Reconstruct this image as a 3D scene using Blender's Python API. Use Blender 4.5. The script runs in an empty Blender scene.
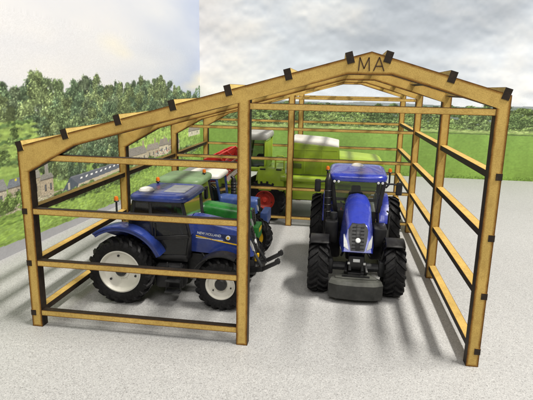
import bpy, bmesh, math, random
import numpy as np
from mathutils import Vector, Matrix
random.seed(7)
rng = np.random.default_rng(11)
S = bpy.context.scene
COL = S.collection
R = math.radians
PI = math.pi
# one scene unit = 100 mm of the table-top diorama

# ------------------------------------------------------------------ helpers
def lin(c):
    return tuple(((x / 255) / 12.92 if x / 255 <= .04045 else ((x / 255 + .055) / 1.055) ** 2.4) for x in c)

class NT:
    def __init__(s, name):
        s.m = bpy.data.materials.new(name); s.m.use_nodes = True
        s.t = s.m.node_tree; s.b = s.t.nodes['Principled BSDF']; s.out = s.t.nodes['Material Output']
    def n(s, kind, **kw):
        nd = s.t.nodes.new('ShaderNode' + kind)
        for k, v in kw.items():
            if k.startswith('i_'): nd.inputs[k[2:].replace('_', ' ')].default_value = v
            else: setattr(nd, k, v)
        return nd
    def l(s, a, b): s.t.links.new(a, b)
    def pos(s):
        return s.n('NewGeometry').outputs['Position']
    def obj(s):
        return s.n('TexCoord').outputs['Object']
    def noise(s, scale, detail=3, rough=.5, vec=None, stretch=None):
        nd = s.n('TexNoise'); nd.inputs['Scale'].default_value = scale
        nd.inputs['Detail'].default_value = detail; nd.inputs['Roughness'].default_value = rough
        v = vec or s.obj()
        if stretch:
            mp = s.n('Mapping'); mp.inputs['Scale'].default_value = stretch; s.l(v, mp.inputs['Vector']); v = mp.outputs['Vector']
        s.l(v, nd.inputs['Vector'])
        return nd.outputs['Fac']
    def ramp(s, fac, stops):
        nd = s.n('ValToRGB'); e = nd.color_ramp.elements
        while len(e) < len(stops): e.new(.5)
        for el, (p, c) in zip(e, stops):
            el.position = p; el.color = (*c, 1) if len(c) == 3 else c
        s.l(fac, nd.inputs['Fac']); return nd.outputs['Color']
    def mix(s, a, b, fac, mode='MIX'):
        nd = s.n('Mix', data_type='RGBA', blend_type=mode)
        for sock, v in ((nd.inputs[0], fac), (nd.inputs[6], a), (nd.inputs[7], b)):
            if hasattr(v, 'links'): s.l(v, sock)
            elif isinstance(v, (int, float)): sock.default_value = v
            else: sock.default_value = (*v, 1) if len(v) == 3 else v
        return nd.outputs[2]
    def bump(s, h, strength, dist=.01):
        nd = s.n('Bump'); nd.inputs['Strength'].default_value = strength; nd.inputs['Distance'].default_value = dist
        s.l(h, nd.inputs['Height']); s.l(nd.outputs['Normal'], s.b.inputs['Normal'])

def paint(name, c, rough=.35, var=.25, metal=0, coat=0, scale=9, dust=0.0, spec=.5):
    t = NT(name); c = lin(c) if max(c) > 1 else c
    f = t.noise(scale, 4, .6)
    dark = tuple(x * (1 - var) for x in c); lite = tuple(min(1, x * (1 + var)) for x in c)
    col = t.ramp(f, [(.3, dark), (.7, lite)])
    if dust:
        g = t.ramp(t.noise(scale * 3, 6, .7), [(.45, (0, 0, 0)), (.75, (dust,) * 3)])
        col = t.mix(col, (.45, .42, .38), g)
    t.l(col, t.b.inputs['Base Color'])
    r = t.ramp(t.noise(scale * 2.5, 4, .6), [(.3, (rough * .75,) * 3), (.7, (min(1, rough * 1.3),) * 3)])
    t.l(r, t.b.inputs['Roughness'])
    t.b.inputs['Metallic'].default_value = metal
    t.b.inputs['Coat Weight'].default_value = coat
    t.b.inputs['Specular IOR Level'].default_value = spec
    t.bump(t.noise(60, 2), .08, .004)
    return t.m

def glass(name, tint, alpha):
    t = NT(name)
    tr = t.n('BsdfTransparent'); tr.inputs['Color'].default_value = (*tint, 1)
    gl = t.n('BsdfGlossy'); gl.inputs['Roughness'].default_value = .08; gl.inputs['Color'].default_value = (.9, .9, .9, 1)
    fr = t.n('Fresnel'); fr.inputs['IOR'].default_value = 1.45
    mx = t.n('MixShader'); t.l(fr.outputs[0], mx.inputs[0]); t.l(tr.outputs[0], mx.inputs[1]); t.l(gl.outputs[0], mx.inputs[2])
    df = t.n('BsdfDiffuse'); df.inputs['Color'].default_value = (.12, .13, .13, 1)
    m2 = t.n('MixShader'); m2.inputs[0].default_value = alpha
    t.l(mx.outputs[0], m2.inputs[1]); t.l(df.outputs[0], m2.inputs[2]); t.l(m2.outputs[0], t.out.inputs['Surface'])
    return t.m

M = {}
def mdf(name, base):
    t = NT(name); p = t.pos()
    big = t.noise(2.3, 4, .55, p); fine = t.noise(150, 3, .7, p); mid = t.noise(16, 5, .65, p)
    col = t.ramp(big, [(.3, tuple(x * .8 for x in base)), (.72, tuple(min(1, x * 1.12) for x in base))])
    col = t.mix(col, (base[0] * .55, base[1] * .46, base[2] * .34), t.ramp(mid, [(.46, (0, 0, 0)), (.74, (.55,) * 3)]))
    col = t.mix(col, t.ramp(fine, [(.35, (.72, .70, .66)), (.65, (1.0, 1.0, 1.0))]), 1.0, 'MULTIPLY')
    at = t.n('Attribute'); at.attribute_name = 'burn'
    e = t.n('Math', operation='MULTIPLY_ADD'); t.l(mid, e.inputs[0]); e.inputs[1].default_value = .9; e.inputs[2].default_value = -.45
    ad = t.n('Math', operation='ADD'); t.l(at.outputs['Fac'], ad.inputs[0]); t.l(e.outputs[0], ad.inputs[1])
    burn = t.ramp(ad.outputs[0], [(0.0, (.13, .07, .03)), (.35, (.46, .33, .20)), (.85, (1, 1, 1))])
    col = t.mix(col, burn, 1.0, 'MULTIPLY')
    t.l(col, t.b.inputs['Base Color']); t.b.inputs['Roughness'].default_value = .72
    t.b.inputs['Specular IOR Level'].default_value = .25
    t.bump(fine, .15, .004)
    return t.m
def edge_mat():
    t = NT('burnt_edge'); p = t.pos()
    f = t.noise(26, 5, .7, p)
    col = t.ramp(f, [(.3, (.012, .008, .005)), (.62, (.028, .018, .011)), (.85, (.10, .06, .028))])
    t.l(col, t.b.inputs['Base Color']); t.b.inputs['Roughness'].default_value = .62
    t.b.inputs['Specular IOR Level'].default_value = .3
    t.bump(t.noise(120, 3, .6, p), .3, .004)
    return t.m
M['mdf'] = mdf('laser_cut_mdf', (.66, .45, .13))
M['mdf_lit'] = mdf('laser_cut_mdf_lit', (.78, .58, .19))  # same board for the purlins, light on their sides painted into the colour
M['edge'] = edge_mat()
M['letter'] = paint('scorched_letter', (.06, .03, .012), .8, .2)
M['blue'] = paint('blue_paint', (.026, .044, .37), .28, .12, coat=.5, dust=.03)
M['blue2'] = paint('deep_blue_paint', (.015, .036, .20), .32, .15, coat=.3, dust=.05)
M['oldblue'] = paint('faded_blue_paint', (.03, .07, .24), .45, .15, dust=.12)
M['green'] = paint('bright_green_paint', (.015, .17, .02), .4, .15, coat=.2, dust=.06)
M['palegreen'] = paint('pale_green_roof', (.16, .25, .12), .5, .15)
M['lime'] = paint('lime_green_paint', (.25, .36, .018), .4, .12, coat=.2, dust=.05)
M['lime2'] = paint('lime_green_trim', (.36, .50, .04), .4, .1)
M['red'] = paint('red_plastic', (.50, .018, .012), .4, .2)
M['redrim'] = paint('red_rim', (.45, .035, .02), .45, .2)
M['black'] = paint('black_plastic', (.0075, .0075, .0085), .40, .3, dust=.02)
M['dark'] = paint('dark_grey_metal', (.022, .023, .025), .45, .3, dust=.06)
M['weight'] = paint('weight_block_grey', (.020, .021, .019), .42, .2, dust=.04)
M['rubber'] = paint('tyre_rubber', (.006, .006, .007), .6, .35, scale=20, dust=.03, spec=.25)
M['white'] = paint('white_plastic', (.72, .70, .64), .38, .05)
M['greywhite'] = paint('grey_white_roof', (.42, .42, .40), .45, .15)
M['palegrey'] = paint('pale_grey_panel', (.22, .23, .24), .4, .3, dust=.1)
M['weighttop'] = paint('grey_weight_top', (.075, .078, .068), .5, .25, dust=.08)  # top of the weight block, a lighter grey than its sides
M['matte'] = paint('matte_dark_panel', (.02, .024, .012), .95, .2, spec=.05)
M['cream'] = paint('white_rim_paint', (.78, .76, .68), .38, .05)
M['yellow'] = paint('yellow_paint', (.70, .42, .01), .4, .1)
M['orange'] = paint('orange_lens', (.70, .17, .012), .25, .1)
M['silver'] = paint('silver_lens', (.62, .63, .62), .2, .1, metal=.3)
M['seat'] = paint('grey_seat_cloth', (.05, .05, .055), .8, .3)
M['grey'] = paint('grey_plastic', (.10, .105, .11), .5, .2, dust=.08)
M['decal'] = paint('white_decal', (.70, .72, .72), .5, .03)
M['glass'] = glass('cab_glass', (.62, .66, .64), .10)
M['darkglass'] = glass('tinted_cab_glass', (.22, .25, .25), .04)

class MB:
    """collects shapes into one mesh"""
    def __init__(s): s.v = []; s.f = []; s.mi = []; s.mats = []
    def mid(s, m):
        if m not in s.mats: s.mats.append(m)
        return s.mats.index(m)
    def add(s, vs, fs, m, X=None):
        o = len(s.v); k = s.mid(m)
        for v in vs:
            v = Vector(v); s.v.append(tuple(X @ v) if X else tuple(v))
        for f in fs: s.f.append([i + o for i in f]); s.mi.append(k)
    def bm(s, b, m, X=None):
        b.verts.index_update()
        s.add([v.co.copy() for v in b.verts], [[v.index for v in f.verts] for f in b.faces], m, X); b.free()
    def box(s, c, d, m, bev=0, X=None, rot=None):
        b = bmesh.new(); bmesh.ops.create_cube(b, size=1)
        for v in b.verts: v.co = Vector((v.co.x * d[0], v.co.y * d[1], v.co.z * d[2]))
        if bev: bmesh.ops.bevel(b, geom=b.edges[:], offset=bev, segments=2, profile=.5, affect='EDGES')
        T = Matrix.Translation(Vector(c))
        if rot: T = T @ rot.to_4x4()
        s.bm(b, m, (X @ T) if X else T)
    def prism(s, poly, a, b_, m, plane='xz', bev=0, X=None):
        """extrude a 2-D polygon: plane xz -> along y, xy -> along z, yz -> along x"""
        mk = {'xz': lambda p, h: (p[0], h, p[1]), 'xy': lambda p, h: (p[0], p[1], h), 'yz': lambda p, h: (h, p[0], p[1])}[plane]
        b = bmesh.new()
        A = [b.verts.new(mk(p, a)) for p in poly]; B = [b.verts.new(mk(p, b_)) for p in poly]
        n = len(poly)
        b.faces.new(A); b.faces.new(B[::-1])
        for i in range(n): b.faces.new((A[i], B[i], B[(i + 1) % n], A[(i + 1) % n]))
        bmesh.ops.recalc_face_normals(b, faces=b.faces[:])
        if bev: bmesh.ops.bevel(b, geom=b.edges[:], offset=bev, segments=2, profile=.5, affect='EDGES')
        s.bm(b, m, X)
    def lathe(s, prof, c, m, seg=40, axis='y', X=None, caps=True):
        vs = []; fs = []; n = len(prof)
        for k in range(seg):
            a = 2 * PI * k / seg; ca, sa = math.cos(a), math.sin(a)
            for r, h in prof:
                p = {'y': (r * ca, h, r * sa), 'z': (r * ca, r * sa, h), 'x': (h, r * ca, r * sa)}[axis]
                vs.append((p[0] + c[0], p[1] + c[1], p[2] + c[2]))
        for k in range(seg):
            k2 = (k + 1) % seg
            for i in range(n - 1):
                fs.append((k * n + i, k2 * n + i, k2 * n + i + 1, k * n + i + 1))
        for i, rev in ((0, 1), (n - 1, 0)):
            if caps and prof[i][0] > 1e-5: fs.append([k * n + i for k in (range(seg - 1, -1, -1) if rev else range(seg))])
        s.add(vs, fs, m, X)
    def tube(s, path, r, m, seg=8, X=None):
        P = [Vector(p) for p in path]; vs = []; fs = []
        rs = r if isinstance(r, (list, tuple)) else [r] * len(P)
        ref = None
        for i, p in enumerate(P):
            d = (P[min(i + 1, len(P) - 1)] - P[max(i - 1, 0)]).normalized()
            if ref is None:
                ref = Vector((0, 0, 1)) if abs(d.z) < .9 else Vector((1, 0, 0))
            u = d.cross(ref).normalized(); w = u.cross(d).normalized(); ref = w
            for k in range(seg):
                a = 2 * PI * k / seg; vs.append(p + (u * math.cos(a) + w * math.sin(a)) * rs[i])
        for i in range(len(P) - 1):
            for k in range(seg):
                k2 = (k + 1) % seg
                fs.append((i * seg + k, i * seg + k2, (i + 1) * seg + k2, (i + 1) * seg + k))
        fs.append(list(range(seg - 1, -1, -1))); fs.append([(len(P) - 1) * seg + k for k in range(seg)])
        s.add(vs, fs, m, X)
    def bar(s, a, b_, w, h, m, bev=.003):
        a = Vector(a); b_ = Vector(b_); d = b_ - a; L = d.length
        q = d.to_track_quat('X', 'Z').to_matrix()
        s.box((a + b_) / 2, (L, w, h), m, bev, rot=q)
    def loft(s, secs, m, cap=True, X=None):
        n = len(secs[0]); vs = [p for q in secs for p in q]; fs = []
        for i in range(len(secs) - 1):
            for k in range(n):
                k2 = (k + 1) % n
                fs.append((i * n + k, i * n + k2, (i + 1) * n + k2, (i + 1) * n + k))
        if cap: fs.append(list(range(n - 1, -1, -1))); fs.append([(len(secs) - 1) * n + k for k in range(n)])
        s.add(vs, fs, m, X)
    def build(s, name, parent=None, sharp=32, fix=True):
        me = bpy.data.meshes.new(name); me.from_pydata(s.v, [], s.f)
        for m in s.mats: me.materials.append(M[m])
        me.polygons.foreach_set('material_index', s.mi)
        if fix:
            b = bmesh.new(); b.from_mesh(me); bmesh.ops.recalc_face_normals(b, faces=b.faces[:]); b.to_mesh(me); b.free()
        me.polygons.foreach_set('use_smooth', [True] * len(me.polygons))
        me.set_sharp_from_angle(angle=R(sharp))
        o = bpy.data.objects.new(name, me); COL.objects.link(o); o.parent = parent
        return o

def thing(name, label, cat, loc=(0, 0, 0), rz=0, group=None):
    o = bpy.data.objects.new(name, None); COL.objects.link(o)
    o.empty_display_size = .1
    o.location = loc; o.rotation_euler = (0, 0, rz); o['label'] = label; o['category'] = cat
    if group: o['group'] = group
    return o

# ------------------------------------------------------------------ floor
def make_floor():
    t = NT('speckled_worktop'); p = t.pos()
    base = t.ramp(t.noise(.5, 3, .5, p), [(.3, (.418, .416, .413)), (.7, (.468, .466, .462))])
    def flecks(scale, lo, hi, colr, fac, base):
        v = t.n('TexVoronoi'); v.inputs['Scale'].default_value = scale; t.l(p, v.inputs['Vector'])
        sep = t.n('SeparateColor'); t.l(v.outputs['Color'], sep.inputs[0])
        f = t.ramp(sep.outputs[0], [(lo, (0, 0, 0)), (hi, (fac,) * 3)])
        return t.mix(base, colr, f), sep
    c, _ = flecks(150, .55, .95, (.34, .335, .33), .38, base)
    c, _ = flecks(190, .62, .9, (.72, .715, .70), .42, c)
    c, _ = flecks(175, .86, .97, (.20, .19, .185), .55, c)
    c, _ = flecks(220, .90, .97, (.11, .105, .10), .60, c)
    c = t.mix(c, t.ramp(t.noise(140, 3, .7, p), [(.3, (.80, .80, .80)), (.7, (1, 1, 1))]), 1.0, 'MULTIPLY')
    t.l(c, t.b.inputs['Base Color']); t.b.inputs['Roughness'].default_value = .55
    t.b.inputs['Specular IOR Level'].default_value = .3
    t.bump(t.noise(90, 3, .6, p), .12, .004)
    M['floor'] = t.m
    b = MB(); b.add([(-8, -9, 0), (12, -9, 0), (12, 9, 0), (-8, 9, 0)], [(0, 1, 2, 3)], 'floor')
    o = b.build('floor', fix=False); o['kind'] = 'structure'
make_floor()

# ------------------------------------------------------------------ printed backdrops (flat photo prints on board)
def vnoise(nx, ny, cells, octs=5, gain=.5, aspect=1.0):
    out = np.zeros((ny, nx)); amp = 1; tot = 0
    for o in range(octs):
        cx = max(2, int(cells * 2 ** o)); cy = max(2, int(cells * 2 ** o * ny / nx * aspect))
        g = rng.random((cy + 2, cx + 2))
        X = np.linspace(0, cx, nx, endpoint=False); Y = np.linspace(0, cy, ny, endpoint=False)
        xi = X.astype(int); yi = Y.astype(int); fx = X - xi; fy = Y - yi
        fx = fx * fx * (3 - 2 * fx); fy = fy * fy * (3 - 2 * fy)
        a = g[yi][:, xi] * (1 - fx) + g[yi][:, xi + 1] * fx
        b = g[yi + 1][:, xi] * (1 - fx) + g[yi + 1][:, xi + 1] * fx
        out += amp * (a * (1 - fy[:, None]) + b * fy[:, None]); tot += amp; amp *= gain
    return out / tot

class Canvas:
    """a raster over a board: s along the board, z up; colours held as sRGB 0..1"""
    def __init__(c, s0, s1, z1, ds, dz):
        c.s0, c.ds, c.dz = s0, ds, dz
        c.nx = int((s1 - s0) / ds) + 1; c.nz = int(z1 / dz) + 1
        c.a = np.zeros((c.nz, c.nx, 3)); c.S = s0 + np.arange(c.nx) * ds; c.Z = np.arange(c.nz) * dz
    def dab(c, s, z, rs, rz, col, op=1.0, soft=.4):
        i0 = max(0, int((s - rs - c.s0) / c.ds)); i1 = min(c.nx, int((s + rs - c.s0) / c.ds) + 2)
        j0 = max(0, int((z - rz) / c.dz)); j1 = min(c.nz, int((z + rz) / c.dz) + 2)
        if i1 <= i0 or j1 <= j0: return
        X = (c.S[i0:i1] - s) / rs; Y = (c.Z[j0:j1] - z) / rz
        d = np.sqrt(X[None] ** 2 + Y[:, None] ** 2)
        w = np.clip((1 - d) / soft, 0, 1)[..., None] * op
        c.a[j0:j1, i0:i1] = c.a[j0:j1, i0:i1] * (1 - w) + np.array(col) * w
    def poly(c, pts, col, op=1.0, jit=0.0):
        P = np.array(pts)
        i0 = max(0, int((P[:, 0].min() - c.s0) / c.ds)); i1 = min(c.nx, int((P[:, 0].max() - c.s0) / c.ds) + 2)
        j0 = max(0, int(P[:, 1].min() / c.dz)); j1 = min(c.nz, int(P[:, 1].max() / c.dz) + 2)
        if i1 <= i0 or j1 <= j0: return
        X, Y = np.meshgrid(c.S[i0:i1], c.Z[j0:j1]); ins = np.zeros(X.shape, bool)
        n = len(P)
        for k in range(n):
            x1, y1 = P[k]; x2, y2 = P[(k + 1) % n]
            cr = ((y1 > Y) != (y2 > Y)) & (X < (x2 - x1) * (Y - y1) / (y2 - y1 + 1e-12) + x1)
            ins ^= cr
        w = ins[..., None] * op
        cl = np.array(col) * (1 + jit * (rng.random(X.shape)[..., None] - .5))
        c.a[j0:j1, i0:i1] = c.a[j0:j1, i0:i1] * (1 - w) + cl * w
    def tree(c, s, zb, h, w, base, n=150, lf=.022, tint=.28, asp=1.3):
        """a crown of leaf dabs: dark underside, lit clumps up and to one side"""
        base = np.array(base)
        ncl = max(5, int(n / 14)); cl = []
        for _ in range(ncl):
            t = random.random(); ww = w * .5 * (1 - abs(t - .42) ** 1.6 * 1.5)
            cl.append((s + random.uniform(-1, 1) * ww * .85, zb + h * (.12 + .82 * t), random.uniform(.75, 1.25)))
        cl.sort(key=lambda q: -q[1])
        for (cs, cz, br) in cl: c.dab(cs, cz, w * .21, h * .135, base * .62 * br, .92, .3)
        for (cs, cz, br) in cl:
            for _ in range(n // ncl):
                a = random.uniform(0, 2 * PI); rr = math.sqrt(random.random())
                px, pz = math.cos(a) * rr, math.sin(a) * rr
                lit = .80 + tint * (pz * .9 - px * .4) + random.uniform(-.24, .24)
                col = base * lit * br + np.array([.07, .06, .01]) * max(0, lit - .85)
                c.dab(cs + px * w * .27, cz + pz * h * .17, lf * random.uniform(.4, 1.1) * asp, lf * random.uniform(.4, 1.0), np.clip(col, 0, 1), .9, .5)
    def mesh(c, name, p0, p1, gain, extra_rows, sky):
        """grid board from ground point p0 (s=s0) to p1; `sky` paints the coarse rows above"""
        zs = np.concatenate([c.Z, extra_rows]); A = np.concatenate([c.a, sky], 0)
        nz, nx = len(zs), c.nx
        f = np.linspace(0, 1, nx)
        V = np.empty((nz, nx, 3), np.float32)
        V[..., 0] = (p0[0] + (p1[0] - p0[0]) * f)[None]; V[..., 1] = (p0[1] + (p1[1] - p0[1]) * f)[None]; V[..., 2] = zs[:, None]
        idx = np.arange(nz * nx).reshape(nz, nx)
        Q = np.stack([idx[:-1, :-1], idx[:-1, 1:], idx[1:, 1:], idx[1:, :-1]], -1).reshape(-1, 4)
        me = bpy.data.meshes.new(name)
        me.vertices.add(nz * nx); me.vertices.foreach_set('co', V.ravel())
        me.loops.add(Q.size); me.loops.foreach_set('vertex_index', Q.ravel().astype(np.int32))
        me.polygons.add(len(Q)); me.polygons.foreach_set('loop_start', np.arange(0, Q.size, 4, dtype=np.int32))
        me.update(calc_edges=True)
        A = np.clip(A, 0, 1)
        L = np.where(A <= .04045, A / 12.92, ((A + .055) / 1.055) ** 2.4) * np.array(gain)
        at = me.color_attributes.new('print', 'FLOAT_COLOR', 'POINT')
        at.data.foreach_set('color', np.concatenate([np.clip(L, 0, .93), np.ones((nz, nx, 1))], -1).astype(np.float32).ravel())
        t = NT(name + '_print'); an = t.n('Attribute'); an.attribute_name = 'print'
        t.l(an.outputs['Color'], t.b.inputs['Base Color']); t.b.inputs['Roughness'].default_value = .6
        t.b.inputs['Specular IOR Level'].default_value = .15
        me.materials.append(t.m)
        o = bpy.data.objects.new(name, me); COL.objects.link(o); return o

def sky_left(S_, Z_):
    nx, nz = len(S_), len(Z_)
    n1 = vnoise(nx, nz, 3, 6, .52, 22.0); n2 = vnoise(nx, nz, 2, 5, .5, 18.0)
    a = np.empty((nz, nx, 3))
    a[:] = (.845, .847, .866)
    k = np.clip((n1 - .5) * 3.0, -1, 1)[..., None]
    a += k * np.array((.055, .042, .015)) - np.clip((n2 - .48) * 3, 0, 1)[..., None] * np.array((.085, .070, .035))
    a -= np.clip((S_ - 3.6) / 4, 0, 1)[None, :, None] * np.array((.125, .095, .045))
    return a

def backdrop_left():
    c = Canvas(-1.0, 8.26, 2.35, .0105, .0068)
    nx, nz = c.nx, c.nz
    Zs = np.arange(2.4, 4.6, .05)
    full = sky_left(c.S, np.arange(0, 4.6, .05))
    ii = np.clip(c.Z / .05, 0, full.shape[0] - 1.001); i0 = ii.astype(int); fr = (ii - i0)[:, None, None]
    c.a[:] = full[i0] * (1 - fr) + full[i0 + 1] * fr
    for s, z, rs, rz, col, op in ((3.6, 2.22, .5, .16, (.90, .88, .83), .7), (3.9, 2.12, .4, .12, (.89, .87, .82), .6), (7.3, 1.82, .75, .22, (.88, .85, .77), .8), (6.8, 1.68, .8, .14, (.87, .84, .77), .7), (7.6, 1.98, .4, .14, (.88, .85, .78), .6), (5.4, 2.2, 1.4, .16, (.76, .775, .82), .5)):
        c.dab(s, z, rs, rz, col, op, .9)
    # far blue-green ridge and poplars near the corner
    for s in np.arange(5.0, 8.3, .03): c.dab(s, 1.46 + .02 * math.sin(s * 5) , .06, .05, (.52, .60, .50), .8, .5)
    for s, h in ((7.0, .22), (7.22, .26), (7.45, .18), (7.62, .24), (7.9, .16), (7.98, .2)):
        for _ in range(70):
            t = random.random()
            c.dab(s + random.gauss(0, .05), 1.44 + h * t, .030, .020, np.array((.36, .45, .33)) * random.uniform(.8, 1.2), .8, .5)
    # ground under the trees
    W = vnoise(nx, nz, 40, 5, .6)
    low = c.Z < 1.28
    g = np.array((.52, .62, .34)) * (0.75 + .55 * W[low][..., None]); c.a[low] = g
    # main wood
    top = [(-1, 1.55), (.9, 1.55), (1.32, 1.66), (1.66, 1.765), (1.9, 1.745), (2.15, 1.745), (2.36, 1.66), (2.72, 1.80), (3.0, 1.775), (3.3, 1.70), (3.9, 1.72), (4.5, 1.79), (5.1, 1.81), (5.6, 1.74), (6.1, 1.66), (6.6, 1.56), (7.2, 1.45), (8.3, 1.42)]
    ts = np.array([p[0] for p in top]); tz = np.array([p[1] for p in top])
    pal = [(.50, .58, .41), (.55, .62, .43), (.46, .55, .42), (.57, .64, .44), (.52, .59, .46), (.43, .52, .40)]
    rows = [(0.0, .44, 1.0), (-.14, .42, .98), (-.27, .40, 1.02), (-.40, .38, .98), (-.54, .36, 1.0), (-.68, .34, .97), (-.82, .32, 1.0)]
    for k, (off, h, br) in enumerate(rows):
        s = -1.0 + .1 * k
        while s < 8.3:
            w = random.uniform(.20, .40) * (1.3 if s > 4 else 1)
            z = float(np.interp(s, ts, tz)) + off + random.uniform(-.07, .05)
            hh = h * random.uniform(.8, 1.15)
            if not (k > 1 and s > 5.6) and not (k > 3 and (s < 1.9 or s > 3.9)):
                c.tree(s, z - hh, hh, w, np.array(random.choice(pal)) * br * random.uniform(.9, 1.1), 260, .0125, .34)
            s += w * random.uniform(.38, .58)
    G1, G2 = np.array((.64, .74, .40)), np.array((.36, .45, .28))
    # meadows with hedges at the near end and beyond the cottages
    for s0, s1, z0, z1 in ((-1, 1.85, .80, 1.30), (3.9, 8.3, .70, 1.28)):
        for _ in range(1100 if s0 < 0 else 2600):
            c.dab(random.uniform(s0, s1), random.uniform(z0, z1), .10, .018, G1 * random.uniform(.84, 1.1), .6, .7)
    for s0, s1, z, dz in ((-1, 1.8, 1.25, .06), (-1, 1.75, 1.10, .05), (-1, 1.8, .90, .02), (4.8, 8.3, 1.27, 0), (5.4, 8.3, 1.05, .0), (4.2, 6, .98, .02)):
        for s in np.arange(s0, s1, .022): c.dab(s, z + random.gauss(0, .010) + dz * (s - 1), .035, .020, G2 * random.uniform(.7, 1.25), .85, .5)
    for s, z in ((1.35, .88), (1.05, .92), (1.62, .84), (1.5, 1.08), (4.6, .86), (5.2, .92), (4.2, .82), (6.2, .98), (7.0, 1.1)): c.tree(s, z, .17, .2, (.47, .56, .34), 160, .012)
    # scrub between the wood and the bank
    for s0, s1 in ((-1, 2.2), (2.2, 8.3)):
        for _ in range(1500):
            c.dab(random.uniform(s0, s1), random.uniform(.33, .50), .06, .018, np.array((.52, .62, .32)) * random.uniform(.75, 1.15), .6, .7)
    for _ in range(60):
        s = random.uniform(2.0, 8); c.tree(s, random.uniform(.30, .42), .14, .24, random.choice(pal), 120, .012)
    # sunny bank
    for _ in range(5200):
        s = random.uniform(-1, 8.3); z = random.uniform(.07, .36)
        c.dab(s, z, random.uniform(.02, .06), random.uniform(.006, .016), np.array((.58, .69, .33)) * random.uniform(.74, 1.2) * (1 if z > .15 else .82), .6, .7)
    for _ in range(900):
        c.dab(random.uniform(-1, 8.3), random.uniform(.31, .40), .035, .012, np.array((.38, .48, .24)) * random.uniform(.7, 1.25), .6, .7)
    # stone farm buildings at the near end
    def house(s0, s1, z0, zw, zr, wall, roof, nwin=2, lean=.03):
        c.poly([(s0, z0), (s1, z0), (s1, zw), (s0, zw)], wall, 1, .25)
        for _ in range(int((s1 - s0) * 260)):
            c.dab(random.uniform(s0, s1), random.uniform(z0, zw), .011, .007, np.array(wall) * random.uniform(.65, 1.2), .6)
        c.poly([(s0 - .02, zw), (s1 + .02, zw), (s1 - lean, zr), (s0 + lean, zr)], roof, 1, .14)
        for _ in range(int((s1 - s0) * 120)):
            c.dab(random.uniform(s0 + lean, s1 - lean), random.uniform(zw, zr), .03, .004, np.array(roof) * random.uniform(.8, 1.15), .6)
        c.poly([(s0, zw - .012), (s1, zw - .012), (s1, zw), (s0, zw)], (.30, .29, .28), .7)
        for k in range(nwin):
            sw = s0 + (k + .6) * (s1 - s0) / (nwin + .2); zz = zw - z0
            c.poly([(sw, z0 + .35 * zz), (sw + .035, z0 + .35 * zz), (sw + .035, z0 + .72 * zz), (sw, z0 + .72 * zz)], (.27, .27, .28))
            c.poly([(sw + .01, z0 + .40 * zz), (sw + .024, z0 + .40 * zz), (sw + .024, z0 + .66 * zz), (sw + .01, z0 + .66 * zz)], (.55, .57, .60), .7)
    st = (.66, .62, .55)
    house(.3, .95, .52, .68, .79, st, (.50, .51, .52), 3)
    house(.98, 1.34, .50, .66, .77, (.70, .67, .60), (.55, .55, .55), 2)
    house(1.36, 1.62, .54, .67, .75, st, (.47, .49, .52), 1)
    house(1.66, 1.86, .48, .70, .80, (.62, .58, .50), (.58, .57, .54), 1)
    house(1.86, 2.08, .46, .66, .72, (.67, .62, .54), (.54, .53, .51), 2)
    c.poly([(1.95, .70), (2.01, .70), (2.01, .90), (1.95, .90)], (.56, .55, .52), 1, .2)
    c.dab(1.98, .92, .07, .10, (.44, .50, .44), .85, .4)
    for _ in range(1500):
        c.dab(random.uniform(-1, 2.3), .455 + random.uniform(-.035, .035), .020, .009, np.array((.70, .67, .59)) * random.uniform(.65, 1.2), .85, .4)
    for s in (.7, 1.0, 1.22, 1.36, 1.52): c.tree(s, .42, .19, .2, (.50, .60, .34), 190, .012)
    c.dab(1.48, .735, .02, .016, (.92, .85, .2), .9)
    # long slate barn with a row of roof lights
    c.poly([(2.54, .44), (3.66, .495), (3.66, .545), (2.54, .51)], (.74, .70, .62), 1, .12)
    c.poly([(2.20, .43), (2.41, .605), (2.58, .49), (2.52, .415)], (.33, .36, .40), 1, .12)
    c.poly([(2.36, .46), (2.40, .46), (2.40, .54), (2.36, .54)], (.70, .68, .62))
    c.poly([(2.41, .605), (3.66, .625), (3.66, .535), (2.57, .49)], (.40, .42, .46), 1, .10)
    c.poly([(2.41, .602), (3.66, .622), (3.66, .614), (2.42, .594)], (.55, .56, .57), .8)
    for k in range(9):
        s = 2.62 + k * .118; z = .545 + k * .0042
        c.poly([(s, z), (s + .05, z + .002), (s + .056, z + .024), (s + .008, z + .021)], (.93, .94, .94))
    for _ in range(30): c.tree(random.uniform(2.1, 3.9), random.uniform(.28, .36), .13, .2, (.46, .55, .33), 120, .012)
    # row of cottages
    house(3.78, 4.55, .50, .645, .765, (.72, .68, .60), (.56, .54, .52), 4, .08)
    house(4.55, 5.05, .52, .665, .76, (.68, .64, .56), (.60, .57, .54), 3, .05)
    house(5.05, 5.45, .52, .69, .80, (.76, .72, .64), (.57, .54, .51), 2, .05)
    house(5.45, 6.0, .54, .67, .76, (.70, .66, .58), (.55, .52, .49), 3, .05)
    house(6.5, 7.2, .72, .82, .90, (.80, .77, .70), (.58, .55, .52), 2, .05)
    for s in (3.9, 4.4, 4.85, 5.25, 5.7): c.poly([(s, .74), (s + .06, .74), (s + .06, .84), (s, .84)], (.62, .56, .50))
    for _ in range(60): c.dab(random.uniform(4.9, 5.6), random.uniform(.53, .62), .02, .012, random.choice([(.25, .33, .42), (.66, .34, .30), (.86, .86, .84)]), .7)
    for s in (4.0, 4.7, 5.6, 6.1, 6.3): c.tree(s, .42, .15, .26, (.45, .54, .33), 150, .012)
    gz = vnoise(nx, nz, 260, 2, .6, .8); veg = (c.a[..., 1] > c.a[..., 2] * 1.12) & (c.a[..., 1] > c.a[..., 0] * 1.02)
    c.a *= 1 + (veg * (gz - .5) * np.where(c.Z > .45, .50, .25)[:, None] * np.where((c.S < 1.75)[None] & (c.Z < 1.3)[:, None], .35, 1))[..., None]
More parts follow.
